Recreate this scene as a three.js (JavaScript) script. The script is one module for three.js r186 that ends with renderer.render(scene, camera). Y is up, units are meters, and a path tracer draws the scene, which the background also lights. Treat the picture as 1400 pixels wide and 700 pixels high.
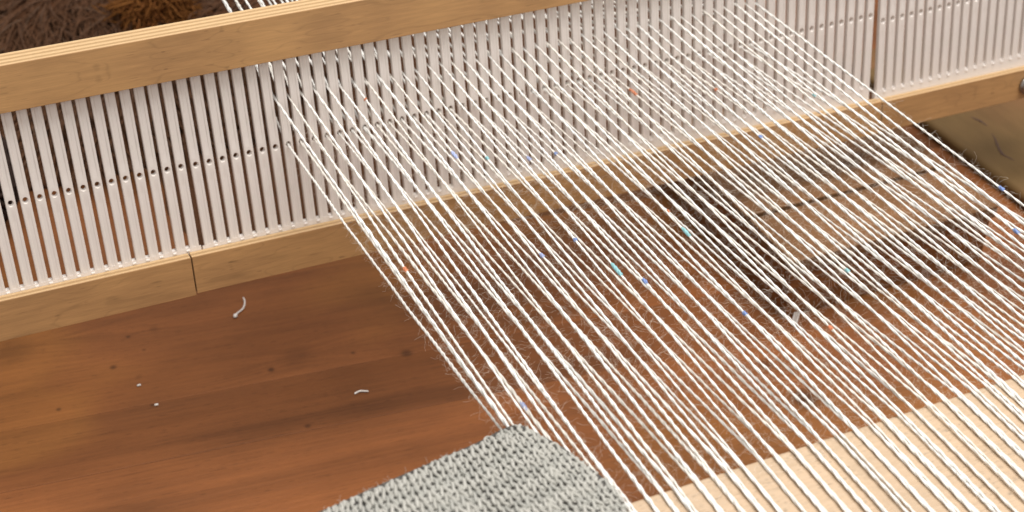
import * as THREE from 'three';
import { mergeGeometries, mergeVertices } from 'three/addons/utils/BufferGeometryUtils.js';
import { RoundedBoxGeometry } from 'three/addons/geometries/RoundedBoxGeometry.js';
import { RectAreaLightUniformsLib } from 'three/addons/lights/RectAreaLightUniformsLib.js';

/* ---------- camera, light, exposure ---------- */
const scene = new THREE.Scene();
const MM = 0.001;
const camera = new THREE.PerspectiveCamera(19.325, 2, 0.02, 30);
camera.position.set(-0.20541, 0.2933, 0.46503);
camera.quaternion.setFromRotationMatrix(new THREE.Matrix4().makeBasis(
  new THREE.Vector3(0.90999, 0.01389, 0.41441),
  new THREE.Vector3(0.23247, 0.8105, -0.53764),
  new THREE.Vector3(-0.34334, 0.58558, 0.73431)));
camera.focus = 0.49;
camera.userData.fStop = 19;
const renderer = new THREE.WebGLRenderer({ antialias: true });
renderer.toneMapping = THREE.LinearToneMapping;
renderer.toneMappingExposure = 1.06;
renderer.shadowMap.enabled = true;
scene.background = new THREE.Color().setRGB(0.36, 0.345, 0.33);   // the dim light of the rest of the room
RectAreaLightUniformsLib.init();
// a broad window high on the right
const windowLight = new THREE.RectAreaLight(new THREE.Color().setRGB(1, 0.975, 0.94), 8.6, 1.4, 1.1);
windowLight.position.set(0.4, 1.5, 0.16);
windowLight.lookAt(0.05, 0, 0.05);
scene.add(windowLight);
// a weaker fill added on the camera side, no such source known
const addedFill = new THREE.RectAreaLight(new THREE.Color().setRGB(1, 0.96, 0.9), 2.1, 1.4, 1.0);
addedFill.position.set(-0.7, 1.1, 1.5);
addedFill.lookAt(0, 0, 0);
scene.add(addedFill);

/* ---------- helpers ---------- */
let seed = 12345;
const rnd = () => { seed = (seed + 0x6D2B79F5) | 0; let t = Math.imul(seed ^ (seed >>> 15), 1 | seed); t = (t + Math.imul(t ^ (t >>> 7), 61 | t)) ^ t; return ((t ^ (t >>> 14)) >>> 0) / 4294967296; };
const rr = (a, b) => a + (b - a) * rnd();
const hash2 = (x, y, s) => { let h = Math.imul(x, 374761393) ^ Math.imul(y, 668265263) ^ Math.imul(s, 974711); h = Math.imul(h ^ (h >>> 13), 1274126177); return ((h ^ (h >>> 16)) >>> 0) / 4294967296; };
function vn(x, y, s = 0) {
  const xi = Math.floor(x), yi = Math.floor(y), fx = x - xi, fy = y - yi;
  const u = fx * fx * (3 - 2 * fx), v = fy * fy * (3 - 2 * fy);
  const a = hash2(xi, yi, s), b = hash2(xi + 1, yi, s), c = hash2(xi, yi + 1, s), d = hash2(xi + 1, yi + 1, s);
  return a + (b - a) * u + (c - a) * v + (a - b - c + d) * u * v;
}
const fbm = (x, y, s, n = 4) => { let f = 0, a = 0.5, t = 0; for (let i = 0; i < n; i++) { f += a * vn(x, y, s + i); t += a; x *= 2.03; y *= 2.03; a *= 0.5; } return f / t; };
const sstep = (a, b, x) => { const t = Math.min(1, Math.max(0, (x - a) / (b - a))); return t * t * (3 - 2 * t); };
const mix = (a, b, t) => a + (b - a) * t;
const toS = (c) => Math.round(255 * (c <= 0.0031308 ? 12.92 * c : 1.055 * Math.pow(Math.min(1, Math.max(0, c)), 1 / 2.4) - 0.055));
function tex(w, h, fn, srgb = true) {        // fn(x, y) -> [r, g, b] linear
  const d = new Uint8Array(w * h * 4);
  for (let y = 0; y < h; y++) for (let x = 0; x < w; x++) {
    const c = fn(x, y), k = (y * w + x) * 4;
    for (let j = 0; j < 3; j++) d[k + j] = srgb ? toS(c[j]) : Math.max(0, Math.min(255, Math.round(c[j] * 255)));
    d[k + 3] = 255;
  }
  const t = new THREE.DataTexture(d, w, h, THREE.RGBAFormat);
  t.magFilter = THREE.LinearFilter; t.minFilter = THREE.LinearMipmapLinearFilter; t.generateMipmaps = true;
  t.wrapS = t.wrapT = THREE.RepeatWrapping;
  if (srgb) t.colorSpace = THREE.SRGBColorSpace;
  t.needsUpdate = true;
  return t;
}
const names = {};
const numbered = (n) => { const k = names[n] = (names[n] ?? -1) + 1; return k ? `${n}_${String(k).padStart(3, '0')}` : n; };
function mesh(name, geo, mat, parent) {       // geometry in millimetres
  const g = geo.clone(); g.scale(MM, MM, MM);
  const m = new THREE.Mesh(g, mat); m.name = parent ? name : numbered(name);
  m.castShadow = m.receiveShadow = true;
  (parent ?? scene).add(m);
  return m;
}
function thing(name, label, category, at = [0, 0, 0], group) {
  const o = new THREE.Group(); o.name = numbered(name); o.position.set(at[0] * MM, at[1] * MM, at[2] * MM);
  o.userData = { label, category }; if (group) o.userData.group = group;
  scene.add(o); return o;
}
const std = (o) => new THREE.MeshStandardMaterial(o);
const dull = (o) => new THREE.MeshPhysicalMaterial({ roughness: 0.9, specularIntensity: 0.25, ...o });
const lin = (r, g, b) => new THREE.Color().setRGB(r, g, b);
const merge = (list) => mergeGeometries(list.map((g) => (g.index ? g.toNonIndexed() : g)), false);
function planarUV(g, fn) {                   // fn(x, y, z, nx, ny, nz) -> [u, v]
  const p = g.attributes.position, n = g.attributes.normal, uv = new Float32Array(p.count * 2);
  for (let i = 0; i < p.count; i++) { const [u, v] = fn(p.getX(i), p.getY(i), p.getZ(i), n.getX(i), n.getY(i), n.getZ(i)); uv[2 * i] = u; uv[2 * i + 1] = v; }
  g.setAttribute('uv', new THREE.BufferAttribute(uv, 2));
  return g;
}
const box = (x0, x1, y0, y1, z0, z1, r = 0.3, seg = 2) => { const g = new RoundedBoxGeometry(x1 - x0, y1 - y0, z1 - z0, seg, r); g.translate((x0 + x1) / 2, (y0 + y1) / 2, (z0 + z1) / 2); return g; };
// a quick tube along points with its own radius at each; closed ends are not needed for yarn
function tube(pts, rad, sides, out) {
  const n = pts.length / 3, base = out.pos.length / 3;
  let ux = 0.137, uy = 0.981, uz = 0.137;
  for (let i = 0; i < n; i++) {
    const a = Math.max(0, i - 1) * 3, b = Math.min(n - 1, i + 1) * 3;
    let tx = pts[b] - pts[a], ty = pts[b + 1] - pts[a + 1], tz = pts[b + 2] - pts[a + 2];
    const tl = Math.hypot(tx, ty, tz) || 1; tx /= tl; ty /= tl; tz /= tl;
    let d = ux * tx + uy * ty + uz * tz; ux -= d * tx; uy -= d * ty; uz -= d * tz;
    let ul = Math.hypot(ux, uy, uz); if (ul < 1e-4) { ux = 1 - tx * tx; uy = -tx * ty; uz = -tx * tz; ul = Math.hypot(ux, uy, uz); }
    ux /= ul; uy /= ul; uz /= ul;
    const vx = ty * uz - tz * uy, vy = tz * ux - tx * uz, vz = tx * uy - ty * ux, r = typeof rad === 'number' ? rad : rad[i];
    for (let k = 0; k < sides; k++) {
      const c = Math.cos(k / sides * 2 * Math.PI), s = Math.sin(k / sides * 2 * Math.PI);
      const nx = ux * c + vx * s, ny = uy * c + vy * s, nz = uz * c + vz * s;
      out.pos.push(pts[3 * i] + r * nx, pts[3 * i + 1] + r * ny, pts[3 * i + 2] + r * nz); out.nor.push(nx, ny, nz);
    }
    if (i) for (let k = 0; k < sides; k++) { const a0 = base + (i - 1) * sides + k, a1 = base + (i - 1) * sides + (k + 1) % sides, b0 = a0 + sides, b1 = a1 + sides; out.idx.push(a0, a1, b0, a1, b1, b0); }
  }
}
const newOut = () => ({ pos: [], nor: [], idx: [] });
function toGeo(o) {
  const g = new THREE.BufferGeometry();
  g.setAttribute('position', new THREE.Float32BufferAttribute(o.pos, 3)); g.setAttribute('normal', new THREE.Float32BufferAttribute(o.nor, 3));
  g.setAttribute('uv', new THREE.Float32BufferAttribute(new Float32Array(o.pos.length / 3 * 2), 2));
  g.setIndex(o.idx); return g;
}

/* ---------- materials ---------- */
// birch ply face: amber, fine grain along u (uv in mm)
const faceTex = tex(2048, 256, (x, y) => {
  const g = fbm(x * 0.012, y * 0.16, 3, 4), f = fbm(x * 0.05, y * 0.9, 9, 3), b = fbm(x * 0.006, y * 0.012, 21, 3);
  let k = 0.84 + 0.22 * (g - 0.5) + 0.16 * (f - 0.5) + 0.45 * (b - 0.5);
  const w = fbm(x * 0.004, y * 0.02, 33, 3) * 7; k *= 1 - 0.14 * Math.pow(Math.max(0, Math.cos(w * 6.283)), 14);
  const fl = vn(x * 0.035, y * 0.42, 51); k *= 1 - 0.35 * sstep(0.9, 0.99, fl); k *= 1 + 0.16 * (vn(x * 0.03, y * 1.7, 57) - 0.5); k *= 1 - 0.3 * sstep(0.955, 1, vn(x * 0.012 + 5, y * 0.1, 63));
  return [0.45 * k, 0.245 * k * mix(0.97, 1.03, b), 0.098 * k];
});
const plyTex = tex(512, 64, (x, y) => { const f = fbm(x * 0.08, y * 0.7, 13, 3), g = vn(x * 0.9, y * 0.8, 19); const k = 0.9 + 0.3 * (f - 0.5) + 0.12 * (g - 0.5); return [k, k, k]; });
faceTex.wrapS = faceTex.wrapT = THREE.MirroredRepeatWrapping;
const faceMat = std({ map: faceTex, roughness: 0.5 });
const plyMats = [lin(0.62, 0.42, 0.22), lin(0.44, 0.27, 0.125)].map((c) => std({ map: plyTex, color: c, roughness: 0.6 }));
const plasticTex = tex(128, 256, (x, y) => { let k = 0.97 + 0.1 * (fbm(x * 0.03, y * 0.02, 61, 3) - 0.5); k *= 1 - 0.06 * sstep(0.8, 0.95, vn(x * 0.5, y * 0.05, 67)); return [0.77 * k, 0.71 * k, 0.665 * k]; });
const plasticMat = new THREE.MeshPhysicalMaterial({ map: plasticTex, roughness: 0.3, clearcoat: 0.3, clearcoatRoughness: 0.25 });
const steelMat = std({ color: lin(0.42, 0.4, 0.38), metalness: 0.9, roughness: 0.35 });
const yarnTex = tex(64, 64, (x, y) => { const k = 0.95 + 0.1 * (vn(x * 0.4, y * 0.4, 5) - 0.5); return [0.86 * k, 0.845 * k, 0.805 * k]; });
const yarnMats = [[1, 1, 1], [0.96, 0.94, 0.91], [0.93, 0.94, 0.95]].map((c) => dull({ map: yarnTex, color: lin(...c), roughness: 1 }));
const fuzzMat = std({ color: lin(0.8, 0.72, 0.62), roughness: 1 });
const fleckMats = { o: std({ color: lin(0.55, 0.2, 0.1), roughness: 1 }), b: std({ color: lin(0.18, 0.26, 0.5), roughness: 1 }), t: std({ color: lin(0.26, 0.5, 0.53), roughness: 1 }), l: std({ color: lin(0.36, 0.42, 0.66), roughness: 1 }) };

/* ---------- table ---------- */
// brown stained pine. uv covers 800 x 800 mm in the table's own axes (turned 6.5 degrees); knots at their places
const TA = 0.113, tca = Math.cos(TA), tsa = Math.sin(TA);
const toTable = (x, z) => [x * tca + z * tsa, -x * tsa + z * tca];      // along the grain, across it
const TX0 = -300, TZ0 = -480, TS = 800;
const KN = [[93, 104, 4.5, 3.4], [90, 79, 2.6, 1.6], [-190, -54, 9, 0.9], [-154, -25, 1.1, 2.4], [-144, -42, 0.9, 2], [-140, -31, 0.7, 1.4], [-133, -43, 1.8, 0.6], [-179, -8, 0.8, 2.4], [-96, 2, 1.1, 3], [-84, -2, 6, 0.5], [-93, 40, 1, 2], [-42, 14, 2, 2.2], [-145, 4, 0.7, 2], [-62, 5, 0.8, 2], [-146, -15, 1.2, 0.5]]
  .map(([x, z, r, d]) => [...toTable(x, z), r, d]);
const plankEdges = [-480, -395, -300, -205, -60, 19.4, 53, 140, 232, 330];
const tableTex = tex(2048, 2048, (px, py) => {
  const X = TX0 + px / 2048 * TS, Z = TZ0 + py / 2048 * TS;
  let pk = 0; while (pk < plankEdges.length - 1 && Z > plankEdges[pk + 1]) pk++;
  let zz = Z, dk = 0;
  for (const [kx, kz, r, d] of KN) { const dx = (X - kx) / 2.2, dz = Z - kz, q = Math.hypot(dx, dz) / r; if (q < 9) { zz += Math.sign(dz || 1) * r * 0.8 * Math.exp(-q * q * 0.3); dk += d * 0.55 * Math.exp(-Math.pow(Math.hypot(X - kx, dz) / r, 2.4)); } }
  const s = pk * 17;
  const w = fbm(X * 0.012, zz * 0.03, 100 + s, 3);
  const ring = fbm(X * 0.004, zz * 0.11 + w * 1.8, 7 + s, 4);
  const fine = fbm(X * 0.035, zz * 1.3, 40 + s, 3);
  const pore = vn(X * 0.22, zz * 3.4, 77 + s);
  const blot = fbm(X * 0.013 + 4, Z * 0.02, 140, 4);
  const amber = sstep(0.48, 0.7, fbm(X * 0.01 + 9.3, Z * 0.018 + 2, 155, 3));
  let k = 1 + 0.5 * (ring - 0.5) + 0.3 * (fine - 0.5) + 0.95 * (blot - 0.5);
  k *= 1 - 0.22 * sstep(0.8, 0.97, pore) + 0.1 * (vn(X * 0.5, zz * 5, 79) - 0.5);
  k *= [0.95, 1.03, 0.9, 0.7, 1.08, 0.84, 1.0, 0.95, 1][pk % 9];  // plank behind the heddle is painted darker, as if shaded, to dim the slots
  k = Math.max(0.25, k) / (1 + dk);
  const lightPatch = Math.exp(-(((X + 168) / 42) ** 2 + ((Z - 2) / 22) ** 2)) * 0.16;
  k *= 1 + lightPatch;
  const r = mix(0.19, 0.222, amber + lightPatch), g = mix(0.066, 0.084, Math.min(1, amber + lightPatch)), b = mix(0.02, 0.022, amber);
  return [r * k, g * k, b * k];
});
const tableBump = tex(1024, 1024, (px, py) => { const X = TX0 + px / 1024 * TS, Z = TZ0 + py / 1024 * TS; const f = 0.5 * fbm(X * 0.05, Z * 1.1, 201, 3) + 0.5 * fbm(X * 0.02, Z * 0.04, 222, 3); return [f, f, f]; }, false);
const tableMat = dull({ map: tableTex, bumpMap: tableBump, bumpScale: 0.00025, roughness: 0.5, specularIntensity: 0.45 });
const table = thing('wooden_table', 'brown stained pine table top of long planks beneath the loom, with knots and lint', 'table', [0, -102, 0]);
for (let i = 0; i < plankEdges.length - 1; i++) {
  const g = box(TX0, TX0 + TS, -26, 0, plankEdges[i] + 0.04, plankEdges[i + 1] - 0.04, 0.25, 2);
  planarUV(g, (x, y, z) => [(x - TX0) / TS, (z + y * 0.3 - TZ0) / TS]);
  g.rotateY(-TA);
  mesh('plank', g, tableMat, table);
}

/* ---------- low box under the warp and board on the right ---------- */
const boxTopTex = tex(1024, 512, (x, y) => {
  const X = 100 + x * 0.18, Z = -60 + y * 0.24;
  let dk = 0, zz = Z;
  for (const [kx, kz, r, d] of [[179, 3, 3.4, 2.6], [131, -4, 2.6, 2.2], [187, -1, 2.2, 2.2], [150, 40, 1, 2]]) { const q = Math.hypot((X - kx) / 1.6, Z - kz) / r; dk += 0.35 * d * Math.exp(-q * q); zz += Math.sign(Z - kz) * r * Math.exp(-q * q * 0.3); }
  const g = fbm(X * 0.012, zz * 0.16, 301, 4), f = fbm(X * 0.05, zz * 1.3, 305, 3), b = fbm(X * 0.02, Z * 0.02, 309, 3);
  const k = (1 + 0.6 * (g - 0.5) + 0.25 * (f - 0.5) + 0.5 * (b - 0.5)) / (1 + dk);
  return [0.165 * k, 0.083 * k, 0.038 * k];
});
const boxTopMat = dull({ map: boxTopTex, roughness: 0.5 });
const darkWoodTex = tex(512, 256, (x, y) => { const g = fbm(x * 0.02, y * 0.2, 331, 4), f = fbm(x * 0.1, y * 1.1, 335, 3); const k = 1 + 0.9 * (g - 0.5) + 0.5 * (f - 0.5); return [0.18 * k, 0.072 * k, 0.026 * k]; });
const darkWoodMat = dull({ map: darkWoodTex, roughness: 0.62 });
const crate = thing('low_wooden_box', 'low dark sided wooden box with tan two plank lid on the table under the warp', 'wooden box', [113, -102, 58]);
{
  const bu = (x, y, z) => [(x + 13) / 184, (z + 118) / 123];
  const L = [planarUV(box(0, 106, 25, 31, -34, 0.6, 0.5), bu), planarUV(box(0, 106, 25, 31, -120, -36.4, 0.5), bu)];
  for (const g of L) mesh('lid_plank', g, boxTopMat, crate);
  const du = (x, y, z, nx, ny, nz) => [(Math.abs(nx) > 0.5 ? z : x) / 120, y / 60];
  mesh('front_panel', planarUV(box(1.2, 105, 0.2, 24.8, -5, -1.2, 0.5), du), darkWoodMat, crate);
  mesh('side_panel', planarUV(box(1.2, 5, 0.2, 24.8, -119, -5.3, 0.5), du), darkWoodMat, crate);
  mesh('side_panel', planarUV(box(101, 104.8, 0.2, 24.8, -119, -5.3, 0.5), du), darkWoodMat, crate);
}
const oliveTex = tex(1024, 1024, (x, y) => {
  const X = 250 + x * 0.16, Z = -100 + y * 0.16;
  const g = fbm(X * 0.03, Z * 0.02, 401, 4), f = fbm(X * 0.3, Z * 0.1, 405, 3), b = fbm(X * 0.015, Z * 0.013, 409, 3);
  const k = 1 + 0.45 * (g - 0.5) + 0.2 * (f - 0.5);
  const t = sstep(0.35, 0.65, b);
  return [mix(0.125, 0.165, t) * k, mix(0.075, 0.078, t) * k, mix(0.030, 0.034, t) * k];
});
const oliveMat = dull({ map: oliveTex, roughness: 0.55 });
const boardDark = std({ color: lin(0.075, 0.038, 0.024), roughness: 0.8 });
const board = thing('wooden_board', 'thick olive brown board with rounded edge and dark cracks, lying right of the low box', 'wooden board', [263, -102, 20]);
{
  const g = box(0, 150, 0, 8, -140, 62, 3, 5);
  planarUV(g, (x, y, z) => [(x + 13) / 164, (z + 120) / 164]);
  mesh('slab', g, oliveMat, board);
  const o = newOut();
  for (const line of [[[286, -38], [287.5, -33], [288.2, -27.5]], [[285.6, -21], [283, -15], [280, -9.5], [277.3, -2.5], [278.2, 1.5], [279, 4.5]]]) {
    const c = new THREE.CatmullRomCurve3(line.map(([x, z]) => new THREE.Vector3(x - 263, 7.85, z - 20))).getPoints(24), P = [], R = [];
    c.forEach((q, i) => { P.push(q.x + 0.25 * (vn(i * 0.7, 3, 5) - 0.5), q.y, q.z); R.push(0.2 + 0.55 * Math.sin(Math.PI * i / 24) * (0.6 + 0.8 * vn(i * 0.5, 9, 4))); });
    tube(P, R, 6, o);
  }
  mesh('crack', toGeo(o), boardDark, board);
}

/* ---------- heddle ---------- */
const P = 5;                                   // pitch of slots, millimetres
const heddle = thing('rigid_heddle', 'rigid heddle of pale plastic dents between two plywood rails, crossing the picture', 'loom heddle');
heddle.rotation.x = -Math.PI / 20;
const faceUV = (g, du = 0, dv = 0) => planarUV(g, (x, y, z, nx, ny, nz) => [(x + du) / 380, ((Math.abs(ny) > 0.6 ? z : y) + dv) / 48]);
function rail(name, x0, x1, yb, yt, n0, n1, count, du, parent) {
  const t = (n1 - n0) / count;
  const root = mesh(name, faceUV(box(x0, x1, yb, yt, n1 - 0.45, n1, 0.2, 2), du, du * 0.3), faceMat, parent);
  for (let k = 0; k < 2; k++) {               // light and dark layers of the ply
    const list = [];
    for (let i = 0; i < count; i++) if (i % 2 === k) list.push(box(x0 + 0.02, x1 - 0.02, yb + 0.03 * k, yt - 0.05 - 0.09 * k, n0 + i * t + 0.01, Math.min(n1 - 0.46, n0 + (i + 1) * t - 0.01), 0.14, 1));
    const g = planarUV(merge(list), (x, y, z) => [x / 60, z / 8]);
    const m = mesh('ply_layers', g, plyMats[k], root); m.userData.kind = 'stuff';
  }
  return root;
}
rail('top_rail', -262, 300, 34.2, 50.6, -8, 4.8, 7, 20, heddle).rotation.z = -0.0022;
// the lower rail is in three lengths, each with a front and a back half round the plastic
for (const [x0, x1, tl, tr, h, du] of [[-262, -123.2, -33.0, -34.1, 15.7, 60], [-122.7, 185.3, -34.0, -37.6, 15.2, 140], [186.0, 300, -38.1, -39.1, 14.2, 310]]) {
  const a = Math.atan2(tr - tl, x1 - x0), len = (x1 - x0) / Math.cos(a);
  const r = rail('bottom_rail', 0, len, -h, 0, 0.1, 4.8, 3, du, heddle); r.position.set(x0 * MM, tl * MM, 0); r.rotation.z = a;
  mesh('back_half', faceUV(box(0, len, -h, -4.2, -8, -2.4, 0.4), du), faceMat, r);
}
// one dent: grooved bar above and below a small eye plate
const W = 1.76, T = 1.85;
function dentRing(g) { return [[-W, -0.25], [-W + 0.22, 0], [-0.95, 0], [-0.55, -0.3 * g], [0.55, -0.3 * g], [0.95, 0], [W - 0.22, 0], [W, -0.25], [W, -T], [-W, -T]]; }
function loft(levels) {                       // [[v, g], ...] downwards
  const pos = [], n = 10;
  const rings = levels.map(([v, g]) => dentRing(g).map(([x, z]) => [x, v, z]));
  for (let i = 0; i + 1 < rings.length; i++) for (let k = 0; k < n; k++) { const a = rings[i][k], b = rings[i][(k + 1) % n], c = rings[i + 1][k], d = rings[i + 1][(k + 1) % n]; pos.push(...a, ...c, ...b, ...b, ...c, ...d); }
  const gg = new THREE.BufferGeometry(); gg.setAttribute('position', new THREE.Float32BufferAttribute(pos, 3)); gg.computeVertexNormals(); return gg;
}
function eyePlate() {
  const H = 2.6, N = 20, list = [];
  const ring = (rx, ry) => Array.from({ length: N }, (_, i) => { const a = i / N * 2 * Math.PI; return [rx * Math.cos(a), ry * Math.sin(a)]; });
  const shape = (w, rx, ry) => { const s = new THREE.Shape([new THREE.Vector2(-w, -H), new THREE.Vector2(w, -H), new THREE.Vector2(w, H), new THREE.Vector2(-w, H)]); s.holes.push(new THREE.Path(ring(rx, ry).map(([x, y]) => new THREE.Vector2(x, y)))); return new THREE.ShapeGeometry(s); };
  const strip = (pts) => { const gg = new THREE.BufferGeometry(); gg.setAttribute('position', new THREE.Float32BufferAttribute(pts, 3)); gg.computeVertexNormals(); return gg; };
  const bare = (gg) => { const q = gg.toNonIndexed(); q.deleteAttribute('uv'); return q; };
  list.push(bare(shape(W - 0.22, 1.12, 1.35)));
  const back = bare(shape(W, 0.8, 0.98)); back.translate(0, 0, -T); list.push(back);
  const R = [[1.12, 1.35, 0], [0.86, 1.04, -0.45], [0.8, 0.98, -T]], pos = [];
  for (let j = 0; j < 2; j++) { const A = ring(R[j][0], R[j][1]), B = ring(R[j + 1][0], R[j + 1][1]); for (let i = 0; i < N; i++) { const i2 = (i + 1) % N, a = [...A[i], R[j][2]], b = [...A[i2], R[j][2]], c = [...B[i], R[j + 1][2]], d = [...B[i2], R[j + 1][2]]; pos.push(...a, ...b, ...c, ...b, ...d, ...c); } }
  list.push(strip(pos));
  const side = [];
  for (const s of [-1, 1]) for (const [[xa, za], [xb, zb]] of [[[s * (W - 0.22), 0], [s * W, -0.25]], [[s * W, -0.25], [s * W, -T]]]) side.push(xa, H, za, xa, -H, za, xb, H, zb, xb, H, zb, xa, -H, za, xb, -H, zb);
  list.push(strip(side));
  return mergeGeometries(list, false);
}
const dentGeo = mergeGeometries([loft([[41, 1], [12, 1], [6, 0.75], [2.6, 0]]), eyePlate(), loft([[-2.6, 0], [-7, 0.6], [-33.6, 0.5]])], false);
planarUV(dentGeo, (x, y) => [x / 40 + 0.5, y / 80]);
dentGeo.scale(MM, MM, MM);
const uOf = (i) => P * (i - 36);
const sections = [[-14, 12, -0.35, 0, 0], [13, 72, 0, -0.4, 0.0055], [73, 95, 1.75, -2.25, 0.019]];
for (const [i0, i1, du, dv, tilt] of sections) {
  const n = i1 - i0 + 1, L = n * P, ends = i1 === 72 ? 1.0 : i0 === 73 ? 0.2 : 0;
  const g = new THREE.Shape([new THREE.Vector2(0, -46), new THREE.Vector2(0, -34.1), new THREE.Vector2(-0.5, -33.2), new THREE.Vector2(-1.4, -32.5), new THREE.Vector2(-T, -32.4), new THREE.Vector2(-T, -46)]);
  const strip = new THREE.ExtrudeGeometry(g, { depth: L - ends, bevelEnabled: false });
  strip.rotateY(-Math.PI / 2); strip.rotateY(Math.PI); // profile to (n, v), depth to u
  // after the turns the profile's x runs along n and the depth along u
  strip.computeBoundingBox(); const bb = strip.boundingBox;
  strip.translate(-bb.min.x - P / 2, 0, -T - bb.min.z);
  const parts = [strip.index ? strip.toNonIndexed() : strip];
  for (let k = 0; k + 1 < n; k++) {          // the rounded foot of each slot, a little proud of the strip
    const f = new THREE.Shape([new THREE.Vector2(-1.9, -32.2), new THREE.Vector2(-1.3, -32.25), new THREE.Vector2(0.1, -32.95), new THREE.Vector2(0.34, -33.3), new THREE.Vector2(0.3, -33.7), new THREE.Vector2(-0.1, -34.2), new THREE.Vector2(-1.9, -34.2)]);
    const e = new THREE.ExtrudeGeometry(f, { depth: 1.3, bevelEnabled: false }); e.rotateY(-Math.PI / 2); e.translate(k * P + P / 2 + 0.65, 0, 0); parts.push(e.index ? e.toNonIndexed() : e);
  }
  const whole = mergeGeometries(parts, false);
  planarUV(whole, (x, y) => [x / 40, y / 80]);
  const sec = mesh('heddle_section', whole, plasticMat, heddle);
  const top = box(-P / 2, L - P / 2 - ends, 38, 46, -T + 0.05, -0.05, 0.2); planarUV(top, (x, y) => [x / 40, y / 80]);
  mesh('upper_strip', top, plasticMat, sec);
  sec.position.set((uOf(i0) + du) * MM, dv * MM, 0); sec.rotation.z = tilt;
  for (let k = 0; k < n; k++) {
    const d = new THREE.Mesh(dentGeo, plasticMat); d.name = 'dent'; d.castShadow = d.receiveShadow = true;
    d.position.set((k * P + 0.05 * (rnd() - 0.5)) * MM, 0, 0); d.rotation.z = 0.006 * (rnd() - 0.5); d.rotation.y = 0.05 * (rnd() - 0.5); sec.add(d);
  }
}
{ // bolt on the right end of the lower rail
  const pts = [[0, 4.2], [1.2, 4.1], [2.6, 3.4], [3.3, 2.2], [3.4, 0], [4.3, 0], [4.3, -1.4], [0, -1.4]].map(([r, y]) => new THREE.Vector2(r, y));
  const g = new THREE.LatheGeometry(pts.reverse(), 28); g.rotateX(Math.PI / 2); g.translate(266.4, -46.5, 6.3);
  mesh('bolt', g, steelMat, heddle);
}

/* ---------- front beam ---------- */
const beamTex = tex(1024, 512, (x, y) => {
  const g = fbm(x * 0.006, y * 0.05, 501, 4), f = fbm(x * 0.03, y * 0.5, 505, 3), p = vn(x * 0.16, y * 0.9, 509), b = fbm(x * 0.01, y * 0.01, 511, 3);
  let k = 0.98 + 0.16 * (g - 0.5) + 0.12 * (f - 0.5) + 0.14 * (b - 0.5);
  k *= 1 - 0.42 * sstep(0.74, 0.95, p) * sstep(0.3, 0.6, b);
  return [0.45 * k, 0.325 * k, 0.212 * k];
});
const beamBump = tex(512, 256, (x, y) => { const v = 0.6 * fbm(x * 0.05, y * 0.6, 521, 3) + 0.4 * vn(x * 0.3, y * 1.0, 525); return [v, v, v]; }, false);
const beamMat = std({ map: beamTex, bumpMap: beamBump, bumpScale: 0.0002, roughness: 0.55 });
const beam = thing('front_beam', 'pale beech front beam of the loom under the warp at lower right', 'loom beam', [0, 16.6, 228]);
{
  const g = box(-210, 320, -34, 0, 0, 92, 1.2, 3);
  planarUV(g, (x, y, z, nx, ny) => [x / 260, (Math.abs(ny) > 0.6 ? z : y) / 110]);
  mesh('beam_board', g, beamMat, beam);
}

/* ---------- warp ---------- */
const flecks = [['o', 40, 42, 3.2, 'orange'], ['o', 71, 51, 0.9, 'rust red'], ['t', 103, 69, 1.1, 'teal'], ['b', 68, 87, 1.0, 'blue'], ['b', 127, 147, 1.4, 'blue'], ['b', 115, 169, 1.6, 'blue'], ['t', -16, 137, 3.6, 'turquoise'],
  ['b', -11, 146, 1.5, 'blue'], ['t', 14, 128, 2.8, 'turquoise'], ['l', -36, 55, 2.6, 'pale blue'], ['t', -26, 61, 1.0, 'teal'], ['l', -12, 66, 1.6, 'lilac'], ['b', -5, 69, 0.8, 'blue'], ['b', -20, 117, 0.8, 'blue'], ['l', -34, 121, 1.4, 'pale blue'],
  ['o', -76, 111, 1.3, 'orange'], ['o', 13, 116, 0.9, 'orange'], ['b', 7, 173, 0.9, 'blue'], ['o', 29, 188, 1.0, 'orange'], ['t', 52, 165, 1.0, 'teal'], ['l', -68, 183, 2.2, 'lilac'], ['o', -50, 6, 0.6, 'orange']];
const where = ['beside the middle of the heddle', 'over the heddle right of the middle', 'near the right end of the lower rail', 'just below the lower rail right of the middle', 'at the right edge of the warp', 'low near the right edge of the warp', 'over the dark table in mid warp',
  'beside the turquoise one over the dark table', 'over the shadow left of the low box', 'over the left half of the heddle', 'over the lower dents left of the middle', 'over the lower dents near mid heddle', 'over the foot of the dents near mid heddle', 'just under the lower rail left of the middle', 'over the brown table left of the middle',
  'in the left edge bundle beneath the rail', 'beside the left corner of the low box', 'over the table short of the front beam', 'short of the front beam, below the low box', 'over the front of the low box', 'at the tip of the grey knit', 'close to the heddle at upper left'];
const H0 = 17.6, ZB = 228;
const threads = [];
for (let i = 20; i <= 60; i++) threads.push({ i, eye: true });
for (let i = 19; i <= 60; i++) threads.push({ i: i + 0.5, eye: false });
threads.sort((a, b) => a.i - b.i);
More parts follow.
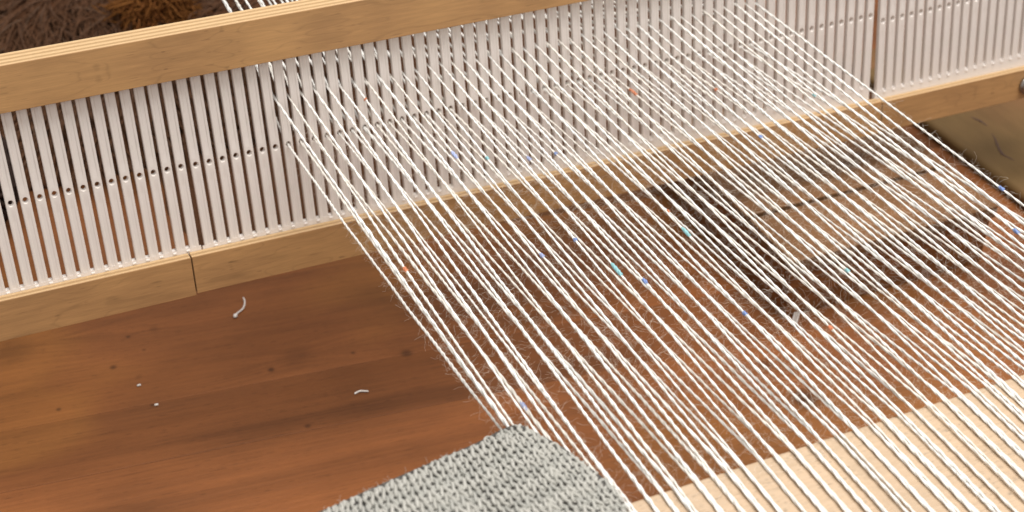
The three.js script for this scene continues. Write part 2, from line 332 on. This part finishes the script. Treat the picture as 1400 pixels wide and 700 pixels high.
// x of a thread at the heddle and at the front beam: threads run out in pairs, the outer ones drawn together
const edgePull = { 19.5: 5.0, 20: 6.4, 20.5: 2.6, 21: 2.6, 21.5: 2.2, 22: 1.8, 22.5: 0.9, 23: 0.7, 60.5: 2.6, 60: 3.4, 59.5: 1.2, 59: 1.8, 58.5: -1.2 };
const leftEdge = { 19.5: -76.2, 20: -76.7, 20.5: -75.2, 21: -75.6, 21.5: -71, 22: -67.8, 22.5: -66.6, 23: -63.2, 23.5: -61.8, 24: -60.8 };
for (const t of threads) {
  t.x0 = uOf(t.i) + 0.2 * (rnd() - 0.5) + (t.eye ? 0 : rr(-0.3, 0.3));
  const pair = Math.floor(t.i - 0.25 + 0.5) - 0.5, off = (t.i - 0.25 - pair - 0.5);
  t.x1 = P * (pair + 0.75 - 36) + off * rr(-1, 3.4) + 3.0 * (vn(pair * 0.83, 2.5, 8) - 0.5) + rr(-0.5, 0.5) + 2.2 + (edgePull[t.i] ?? 0);
  t.x1 = leftEdge[t.i] ?? t.x1;
  t.xb = 0.945 * (P * (pair + 0.75 - 36) + off * 0.7) + 0.8 + rr(-0.5, 0.5);
  t.y0 = t.eye ? -0.45 : 17.5 + rr(-0.9, 0.9); t.z0 = t.eye ? 0 : -2.8; t.lift = rr(0, 0.3);
  t.flecks = [];
}
const pathAt = (t, z) => {
  let x, y;
  if (z < t.z0) { const k = (t.z0 - z) / 260; x = mix(t.x0, t.xb, sstep(0, 85, t.z0 - z)) + k * (t.bx ?? 0); y = t.eye ? mix(t.y0, H0, Math.min(1, k)) : mix(t.y0, H0, Math.min(1, k)); }
  else { const k = Math.min(1, (z - t.z0) / (ZB - t.z0)); x = mix(t.x0, t.x1, k) + (z > ZB ? (t.x1 - t.x0) * (z - ZB) / ZB * 0.3 : 0); y = mix(t.y0, H0 - 0.4 + t.lift, k); }
  const sg = Math.max(0, Math.min(1, (z - t.z0) / (ZB - t.z0))); y -= t.sag * 4 * sg * (1 - sg); x += t.bow * 4 * sg * (1 - sg);
  x += 0.22 * (vn(z * 0.05, t.i * 7.3, 31) - 0.5) + 0.1 * (vn(z * 0.22, t.i * 3.1, 37) - 0.5);
  y += 0.16 * (vn(z * 0.06, t.i * 5.7, 41) - 0.5);
  return [x, y];
};
for (const t of threads) { t.bx = rr(-1.5, 1.5); t.sag = rnd() * rnd() * 2.4; t.bow = rr(-0.45, 0.45); }
const eye = camera.position.clone().multiplyScalar(1000);
flecks.forEach((f, n) => {                     // each fleck goes on the yarn that runs nearest to where it was seen
  const F = new THREE.Vector3(f[1], 16, f[2]), dir = F.clone().sub(eye).normalize(), q = new THREE.Vector3();
  let best = null, bz = f[2], bd = 1e9;
  for (const t of threads) for (let z = Math.max(2, f[2] - 40); z < f[2] + 15; z += 0.5) {
    const [x, y] = pathAt(t, z); q.set(x, y, z).sub(F); const d = q.addScaledVector(dir, -q.dot(dir)).length() + (t.flecks.length ? 2 : 0);
    if (d < bd) { bd = d; best = t; bz = z; }
  }
  const g = [...f, where[n]]; g[2] = bz; best.flecks.push(g);
});
function yarn(t) {
  const z0 = -240, z1 = 318, o = newOut();
  const ph = rr(0, 6.28), lay = rr(6, 11), ks = rr(0.88, 1.08);
  const zs = []; for (let z = z0; z < z1; z += z < -100 ? 2 : 0.75) zs.push(z);
  for (let p = 0; p < 2; p++) {
    const pts = [], rad = [];
    let a = ph + p * Math.PI, zp = z0;
    for (const z of zs) {
      const loose = vn(z * 0.03, t.i * 2.7, 53), slub = 0.78 + 0.5 * vn(z * 0.045, t.i * 4.1 + p * 0.3, 59) + (t.slub ? t.slub * sstep(0.5, 0.8, loose) : 0);
      a += (z - zp) * 2 * Math.PI / (lay * (0.8 + 0.7 * loose)); zp = z;
      const [x, y] = pathAt(t, z), R = 0.155 * slub * ks;
      pts.push(x + R * Math.cos(a), y + R * Math.sin(a), z);
      rad.push((0.30 + 0.10 * (vn(z * 0.8, t.i + p * 9, 71) - 0.5)) * slub * ks);
    }
    tube(pts, rad, 6, o);
  }
  return toGeo(o);
}
function hairs(t, n, za, zb, len) {
  const o = newOut();
  for (let k = 0; k < n; k++) {
    const z = rr(za, zb), [x, y] = pathAt(t, z), L = len * (0.3 + rnd() * rnd() * 1.6), a = rr(0, 6.28), e = rr(-0.9, 0.9);
    let dx = Math.cos(a), dy = Math.sin(a), dz = e, px = x + 0.4 * dx, py = y + 0.4 * dy, pz = z;
    const cx = rr(-1, 1), cy = rr(-1, 1), cz = rr(-1, 1), pts = [px, py, pz], N = 6;
    for (let s = 0; s < N; s++) {
      const c = 1.5; dx += c * (cx * 0.5 + rr(-0.5, 0.5)); dy += c * (cy * 0.4 + rr(-0.5, 0.5)); dz += c * (cz * 0.5 + rr(-0.5, 0.5));
      const l = Math.hypot(dx, dy, dz); dx /= l; dy /= l; dz /= l;
      px += dx * L / N; py += dy * L / N; pz += dz * L / N; pts.push(px, py, pz);
    }
    tube(pts, 0.019, 3, o);
  }
  return toGeo(o);
}
const ord = (n) => n + (n % 100 > 10 && n % 100 < 14 ? 'th' : ['th', 'st', 'nd', 'rd'][n % 10] ?? 'th');
for (const t of threads) {
  if (rnd() < 0.22 || t.i < 23) t.slub = rr(0.1, 0.45);
  let label, group;
  if (t.i === 19.5) label = 'outermost white warp yarn on the left through a slot high in the heddle';
  else if (t.i === 20) label = 'outermost white warp yarn on the left through the lower row of eyes';
  else if (t.i === 60.5) label = 'outermost white warp yarn along the right edge, from the last high slot';
  else if (t.i === 60) label = 'white warp yarn from the last threaded eye at the right edge of the warp';
  else if (t.flecks.length) label = `white warp yarn with a ${t.flecks[0][4]} fleck ${t.flecks[0][5]}`;
  else if (t.eye) { label = `plain white warp yarn through the ${ord(t.i - 19)} threaded eye of the heddle from the left`; group = 'plain warp yarns through the eyes'; }
  else { label = `plain white warp yarn leaving high out of the ${ord(t.i - 18.5)} occupied slot from the left`; group = 'plain warp yarns through the slots'; }
  const o = thing('warp_yarn', label, 'warp yarn', [0, 0, 0], group);
  mesh('strand', yarn(t), yarnMats[Math.floor(rnd() * 3)], o);
  const edge = t.i < 22 || t.i > 59.6;
  const f = mesh('fuzz', hairs(t, edge ? 480 : 320, 8, 235, edge ? 3.8 : 4.2), fuzzMat, o); f.userData.kind = 'stuff';
  for (const [c, , z, L] of t.flecks) {
    const fo = newOut(), n = Math.max(6, Math.round(L * 4));
    for (let s = 0; s < 3; s++) {
      const pts = [], rad = [];
      for (let k = 0; k <= n; k++) {
        const q = z + (k / n - 0.5) * L * 2, [x, y] = pathAt(t, q), a = s * 2.1 + q * 1.1;
        pts.push(x + 0.3 * Math.cos(a), y + 0.3 * Math.sin(a) + 0.08, q); rad.push(0.08 + 0.36 * Math.sqrt(Math.sin(Math.PI * (k + 0.3) / (n + 0.6))) * (0.6 + 0.7 * vn(q * 1.6, s * 5, 91)));
      }
      tube(pts, rad, 6, fo);
    }
    mesh('fleck', toGeo(fo), fleckMats[c], o);
  }
}

/* ---------- grey knitted garment ---------- */
{
  const outline = [[-146, 201.6], [-134.5, 201.2], [-119.8, 198.8], [-101.8, 196], [-86.9, 193.8], [-79.2, 191.8], [-74.6, 192], [-71.2, 198.2], [-68.3, 203.5], [-65.3, 212.5], [-62.7, 221.9], [-62.3, 228.8], [-64.5, 235.6], [-75.8, 254.6], [-95, 267.7], [-123.9, 268], [-146.6, 255], [-163, 232], [-166, 210]];
  const cx = -107, cz = 231, Y0 = 19.6;
  const cr = new THREE.CatmullRomCurve3(outline.map(([x, z]) => new THREE.Vector3(x, 0, z)), true, 'centripetal').getPoints(360);
  const rad = new Float32Array(721).fill(-1);
  for (let i = 0; i < cr.length - 1; i++) for (let s = 0; s < 6; s++) { const x = mix(cr[i].x, cr[i + 1].x, s / 6) - cx, z = mix(cr[i].z, cr[i + 1].z, s / 6) - cz; rad[Math.round((Math.atan2(z, x) / Math.PI + 1) * 360)] = Math.hypot(x, z); }
  for (let i = 0; i < 721; i++) if (rad[i] < 0) { let a = i, b = i; while (a > 0 && rad[a] < 0) a--; while (b < 720 && rad[b] < 0) b++; rad[i] = rad[a] < 0 ? rad[b] : rad[b] < 0 ? rad[a] : (rad[a] + rad[b]) / 2; }
  const rAt = (a) => { const f = (a / Math.PI + 1) * 360, i = Math.min(719, Math.floor(f)); return mix(rad[i], rad[i + 1], f - i); };
  const D = [-0.30, 0.62, 0.72], B = 26;          // the bulge leans towards the weaver
  const surf = (x, z, lift = 0) => {
    const dx = x - cx, dz = z - cz, rho = Math.min(1, Math.hypot(dx, dz) / rAt(Math.atan2(dz, dx)));
    const b = B * Math.pow(Math.max(0, 1 - rho * rho * rho), 0.5) + lift;
    return [x + D[0] * b, Y0 + D[1] * b, z + D[2] * b];
  };
  const garment = thing('knitted_garment', 'grey purl knit woollen garment over the left edge of the warp, at bottom', 'knitwear', [0, 0, 0]);
  // body under the stitches: rings from the middle to the outline, then a flat underside
  const NR = 40, NA = 144, pos = [], idx = [];
  for (let r = 0; r <= NR; r++) for (let a = 0; a < NA; a++) { const th = a / NA * 2 * Math.PI - Math.PI, R = rAt(th) * 0.985 * Math.sin(r / NR * Math.PI / 2); const q = surf(cx + R * Math.cos(th), cz + R * Math.sin(th), -0.5); pos.push(...q); }
  pos.push(cx, Y0 - 0.5, cz); const mid = pos.length / 3 - 1;
  for (let r = 0; r < NR; r++) for (let a = 0; a < NA; a++) { const i = r * NA + a, j = r * NA + (a + 1) % NA; idx.push(i, i + NA, j, j, i + NA, j + NA); }
  for (let a = 0; a < NA; a++) idx.push(NR * NA + a, NR * NA + (a + 1) % NA, mid);
  const bg = new THREE.BufferGeometry(); bg.setAttribute('position', new THREE.Float32BufferAttribute(pos, 3)); bg.setAttribute('uv', new THREE.Float32BufferAttribute(new Float32Array(pos.length / 3 * 2), 2)); bg.setIndex(idx); bg.computeVertexNormals();
  const under = std({ color: lin(0.06, 0.055, 0.05), roughness: 1, side: THREE.DoubleSide });  // near black, so the shade between stitches is put into its colour
  mesh('gap_shade_body', bg, under, garment);
  // rows of purl stitches, each row one yarn
  const tones = [[0.39, 0.38, 0.345], [0.355, 0.35, 0.32], [0.42, 0.41, 0.375]].map((c) => std({ color: lin(...c), roughness: 1 }));
  const ex = [0.995, -0.1], ez = [0.12, 0.993], sw = 3.3, sh = 2.5;      // row direction, next row, stitch width and row height
  for (let row = -20; row <= 26; row++) {
    const o = newOut(); let pts = [], rads = [];
    const flush = () => { if (pts.length > 12) tube(pts, rads, 6, o); pts = []; rads = []; };
    for (let s = -24; s <= 21; s += 1 / 14) {
      const t = s * 2 * Math.PI, wob = 0.35 * (vn(s * 0.9, row * 0.8, 801) - 0.5), wob2 = 0.45 * (vn(s * 0.7, row * 1.3, 811) - 0.5);
      const a = s * sw + 0.8 * Math.sin(2 * t) + wob * 2 + (row % 2) * 0.1, b = row * sh - 2.1 * Math.cos(t) + wob2 * 1.7;
      const x = cx + ex[0] * a + ez[0] * b, z = cz + ex[1] * a + ez[1] * b, dx = x - cx, dz = z - cz;
      if (Math.hypot(dx, dz) > rAt(Math.atan2(dz, dx)) * 0.985) { flush(); continue; }
      const q = surf(x, z, 0.5 - 1.05 * Math.cos(2 * t) + 0.9 * (vn(s * 1.7, row * 2.1, 821) - 0.5));
      pts.push(...q); rads.push(0.47 + 0.22 * (vn(s * 2.2, row * 3.3, 831) - 0.5));
    }
    flush();
    if (o.pos.length) mesh('stitch_row', toGeo(o), tones[((row % 3) + 3) % 3], garment);
  }
  const o = newOut();
  for (let k = 0; k < 1800; k++) {
    const th = rr(-Math.PI, Math.PI), R = rAt(th) * Math.sqrt(rr(0.2, 0.97)), q = surf(cx + R * Math.cos(th), cz + R * Math.sin(th), 0.9), L = rr(1, 3.2);
    let dx = Math.cos(th) + rr(-1, 1), dy = rr(-0.2, 1.2), dz = Math.sin(th) + rr(-1, 1); const pts = [...q]; let [x, y, z] = q;
    for (let s = 0; s < 5; s++) { dx += rr(-0.7, 0.7); dy += rr(-0.7, 0.7); dz += rr(-0.7, 0.7); const l = Math.hypot(dx, dy, dz); dx /= l; dy /= l; dz /= l; x += dx * L / 5; y += dy * L / 5; z += dz * L / 5; pts.push(x, y, z); }
    tube(pts, 0.03, 3, o);
  }
  const f = mesh('fuzz', toGeo(o), std({ color: lin(0.55, 0.55, 0.5), roughness: 1 }), garment); f.userData.kind = 'stuff';
}

/* ---------- behind the loom ---------- */
{ // dark brown fleece
  const fleece = thing('sheep_fleece', 'shaggy dark brown fleece lying behind the heddle at upper left', 'fleece', [-110, -102, -300]);
  const hideMat = dull({ color: lin(0.085, 0.036, 0.017), roughness: 1 });
  const hg = new THREE.SphereGeometry(1, 40, 20), p = hg.attributes.position;
  for (let i = 0; i < p.count; i++) { const x = p.getX(i), y = p.getY(i), z = p.getZ(i), k = 0.85 + 0.3 * fbm(x * 2 + 5, z * 2 + y, 901, 3); p.setXYZ(i, x * 190 * k, Math.max(-0.02, y) * 20 * k, z * 128 * k); }
  hg.computeVertexNormals();
  mesh('hide', hg, hideMat, fleece);
  const cols = [[0.105, 0.05, 0.026], [0.095, 0.043, 0.021], [0.115, 0.06, 0.036], [0.13, 0.075, 0.047]], outs = cols.map(newOut);
  for (let k = 0; k < 9500; k++) {
    const a = rr(0, 6.28), R = Math.sqrt(rnd()), x = 178 * R * Math.cos(a), z = 118 * R * Math.sin(a), y = 18 * Math.sqrt(Math.max(0, 1 - R * R));
    const c = outs[rnd() < 0.42 ? 0 : rnd() < 0.5 ? 1 : rnd() < 0.8 ? 2 : 3], L = rr(20, 52), pts = [], rad = [];
    const fl = 1.57 + 3.2 * (fbm(x * 0.02 + 3, z * 0.02, 911, 2) - 0.5) + 0.3; let dx = Math.cos(fl) * 0.7 + rr(-0.25, 0.25), dz = Math.sin(fl) * 0.7 + rr(-0.25, 0.25) + 0.4, dy = rr(0.25, 0.7), px = x, py = y, pz = z;
    for (let s = 0; s <= 6; s++) { pts.push(px, py, pz); rad.push(mix(0.62, 0.12, s / 6)); dy -= 0.13; dx += rr(-0.18, 0.18); dz += rr(-0.18, 0.18); px += dx * L / 6; py = Math.max(0.8, py + dy * L / 6); pz += dz * L / 6; }
    tube(pts, rad, 4, c);
  }
  outs.forEach((o, i) => { const m = mesh('wool_locks', toGeo(o), dull({ color: lin(...cols[i]) }), fleece); m.userData.kind = 'stuff'; });
}
function lump(name, label, category, at, rx, ry, rz, n, colors, s, thick, sqz = 1) {   // a loose ball wound of thick yarn
  const t = thing(name, label, category, at);
  const g = new THREE.SphereGeometry(1, 32, 20), p = g.attributes.position;
  for (let i = 0; i < p.count; i++) { const x = p.getX(i), y = p.getY(i), z = p.getZ(i), k = 0.86 + 0.2 * fbm(x * 2 + s, y * 2 + z * 2, s, 3); p.setXYZ(i, x * rx * k, ry + y * ry * k, z * rz * k); }
  g.computeVertexNormals(); mesh('core', g, dull({ color: lin(...colors[1]) }), t);
  const o = newOut();
  for (let k = 0; k < n; k++) {
    const q = new THREE.Quaternion().setFromEuler(new THREE.Euler(rr(0, 6.3), rr(0, 6.3), rr(0, 6.3))), pts = [], v = new THREE.Vector3(), rt = rr(0.93, 1.02), h = rr(-0.5, 0.5);
    for (let i = 0; i <= 40; i++) { const a = i / 40 * 6.283; v.set(Math.cos(a) * Math.sqrt(1 - h * h), h, Math.sin(a) * Math.sqrt(1 - h * h)).applyQuaternion(q); pts.push(v.x * rx * rt, ry + v.y * ry * rt, v.z * rz * rt); }
    tube(pts, thick, 5, o);
  }
  mesh('winding', toGeo(o), dull({ color: lin(...colors[0]) }), t);
  return t;
}
{ // amber tuft of wool
  const t = thing('wool_tuft', 'amber orange tuft of wool on the dark fleece at the top of the picture', 'wool', [-72, -86, -279]);
  const cols = [[0.165, 0.062, 0.015], [0.14, 0.05, 0.013], [0.19, 0.075, 0.019]], outs = cols.map(newOut);
  for (let k = 0; k < 900; k++) {
    const a = rr(0, 6.28), e = Math.asin(rnd()), x = 17 * Math.cos(a) * Math.cos(e), y = 26 * Math.sin(e), z = 14 * Math.sin(a) * Math.cos(e), pts = [], rad = [], L = rr(8, 20);
    let dx = Math.cos(a) * 0.3 + rr(-0.5, 0.5), dy = rr(-0.8, 0.5), dz = Math.sin(a) * 0.3 + rr(-0.5, 0.5), px = x, py = y, pz = z;
    for (let q = 0; q <= 6; q++) { pts.push(px, Math.max(0, py), pz); rad.push(mix(0.8, 0.2, q / 6)); dx += rr(-0.3, 0.3); dy += rr(-0.3, 0.3); dz += rr(-0.3, 0.3); px += dx * L / 6; py += dy * L / 6; pz += dz * L / 6; }
    tube(pts, rad, 5, outs[k % 3]);
  }
  outs.forEach((o, i) => { const m = mesh('wool_locks', toGeo(o), dull({ color: lin(...cols[i]) }), t); m.userData.kind = 'stuff'; });
}
lump('dark_yarn_ball', 'nearly black ball of yarn glimpsed through the first slots at the far left', 'yarn ball', [-196, -102, -148], 30, 27, 28, 60, [[0.03, 0.018, 0.014], [0.014, 0.009, 0.008]], 83, 1.3);
{ // dark cloth added behind the heddle, standing in for shade on the table
  const t = thing('added_shade_cloth', 'added dark brown cloth standing in for shade on the table behind the heddle slots', 'cloth', [75, -102, -190]);
  const N = 90, M = 60, top = [], g = new THREE.PlaneGeometry(370, 236, N, M); g.rotateX(-Math.PI / 2); const p = g.attributes.position;
  for (let i = 0; i < p.count; i++) {
    const x = p.getX(i), z = p.getZ(i), e = Math.min(185 - Math.abs(x), 118 - Math.abs(z));
    p.setXYZ(i, x + 9 * (vn(z * 0.03, 2, 3) - 0.5) + z * 0.12, 0.3 + 2.2 * sstep(0, 5, e) + 5 * sstep(2, 30, e) * Math.pow(fbm(x * 0.03 + 2, z * 0.024 + x * 0.01, 951, 3), 2), z + 8 * (vn(x * 0.03, 5, 3) - 0.5));
  }
  g.computeVertexNormals();
  const weave = tex(256, 256, (x, y) => { const k = 0.75 + 0.5 * vn(x * 0.5, y * 0.5, 961) ; return [0.07 * k, 0.03 * k, 0.014 * k]; });
  weave.repeat.set(6, 4);
  mesh('fabric', g, dull({ map: weave, roughness: 1, side: THREE.DoubleSide }), t);
}

/* ---------- lint and scraps on the table ---------- */
function scrap(name, label, pts, r0, r1, mat, at, knob) {
  const t = thing(name, label, 'thread scrap', at);
  const c = new THREE.CatmullRomCurve3(pts.map((q) => new THREE.Vector3(...q))).getPoints(26), o = newOut(), P3 = [], R = [];
  c.forEach((q, i) => { P3.push(q.x, q.y, q.z); R.push(mix(r0, r1, i / 26) * (0.85 + 0.3 * vn(i * 0.6, 3, 7)) + (knob ? knob * Math.exp(-(((i - 3) / 2.4) ** 2)) : 0)); });
  R[0] *= 0.4; R[R.length - 1] *= 0.4; tube(P3, R, 7, o);
  mesh('strand', toGeo(o), mat, t); return t;
}
const lintMat = std({ color: lin(0.72, 0.68, 0.64), roughness: 0.9 });
scrap('thread_scrap', 'curved white snippet of yarn with a frayed head lying below the lower rail at left', [[0, 0.7, 0], [1.5, 0.8, -2], [5, 0.7, -4.6], [7, 1.2, -8.6], [7, 1.5, -11]], 0.42, 0.28, lintMat, [-100, -102, -36], 0.55);
scrap('thread_scrap', 'short white sliver of lint on the table left of the warp', [[0, 0.4, 0], [2.2, 0.7, -0.3], [5.5, 0.6, 1]], 0.4, 0.3, lintMat, [-70, -102, 30]);
scrap('thread_scrap', 'tiny white lint crumb on the pale patch of table, the farther of two', [[0, 0.4, 0], [0.7, 0.5, -0.2], [1.4, 0.4, 0.1]], 0.45, 0.4, lintMat, [-147.6, -102, -9]);
scrap('thread_scrap', 'tiny white lint crumb on the pale patch of table, the nearer of two', [[0, 0.4, 0], [0.6, 0.5, 0.2], [1.3, 0.4, 0.1]], 0.4, 0.4, lintMat, [-144, -102, 5]);
{ // clear plastic sliver under the warp
  const t = thing('plastic_sliver', 'narrow clear plastic sliver seen between the warp yarns below the low box', 'plastic scrap', [115, -102, 62]);
  const g = box(-0.9, 0.9, 0, 0.5, -13.5, 13.5, 0.2, 2); g.rotateX(0.12); g.rotateY(-0.75); g.translate(9, 2, -9);
  mesh('strip', g, std({ color: lin(0.55, 0.5, 0.46), roughness: 0.3, transparent: true, opacity: 0.6 }), t);
  for (const s of [-1, 1]) { const e = box(s * 1.0 - 0.16, s * 1.0 + 0.16, -0.1, 0.65, -13.5, 13.5, 0.12, 2); e.rotateX(0.12); e.rotateY(-0.75); e.translate(9, 2, -9); mesh('edge', e, lintMat, t); }
}
renderer.render(scene, camera);
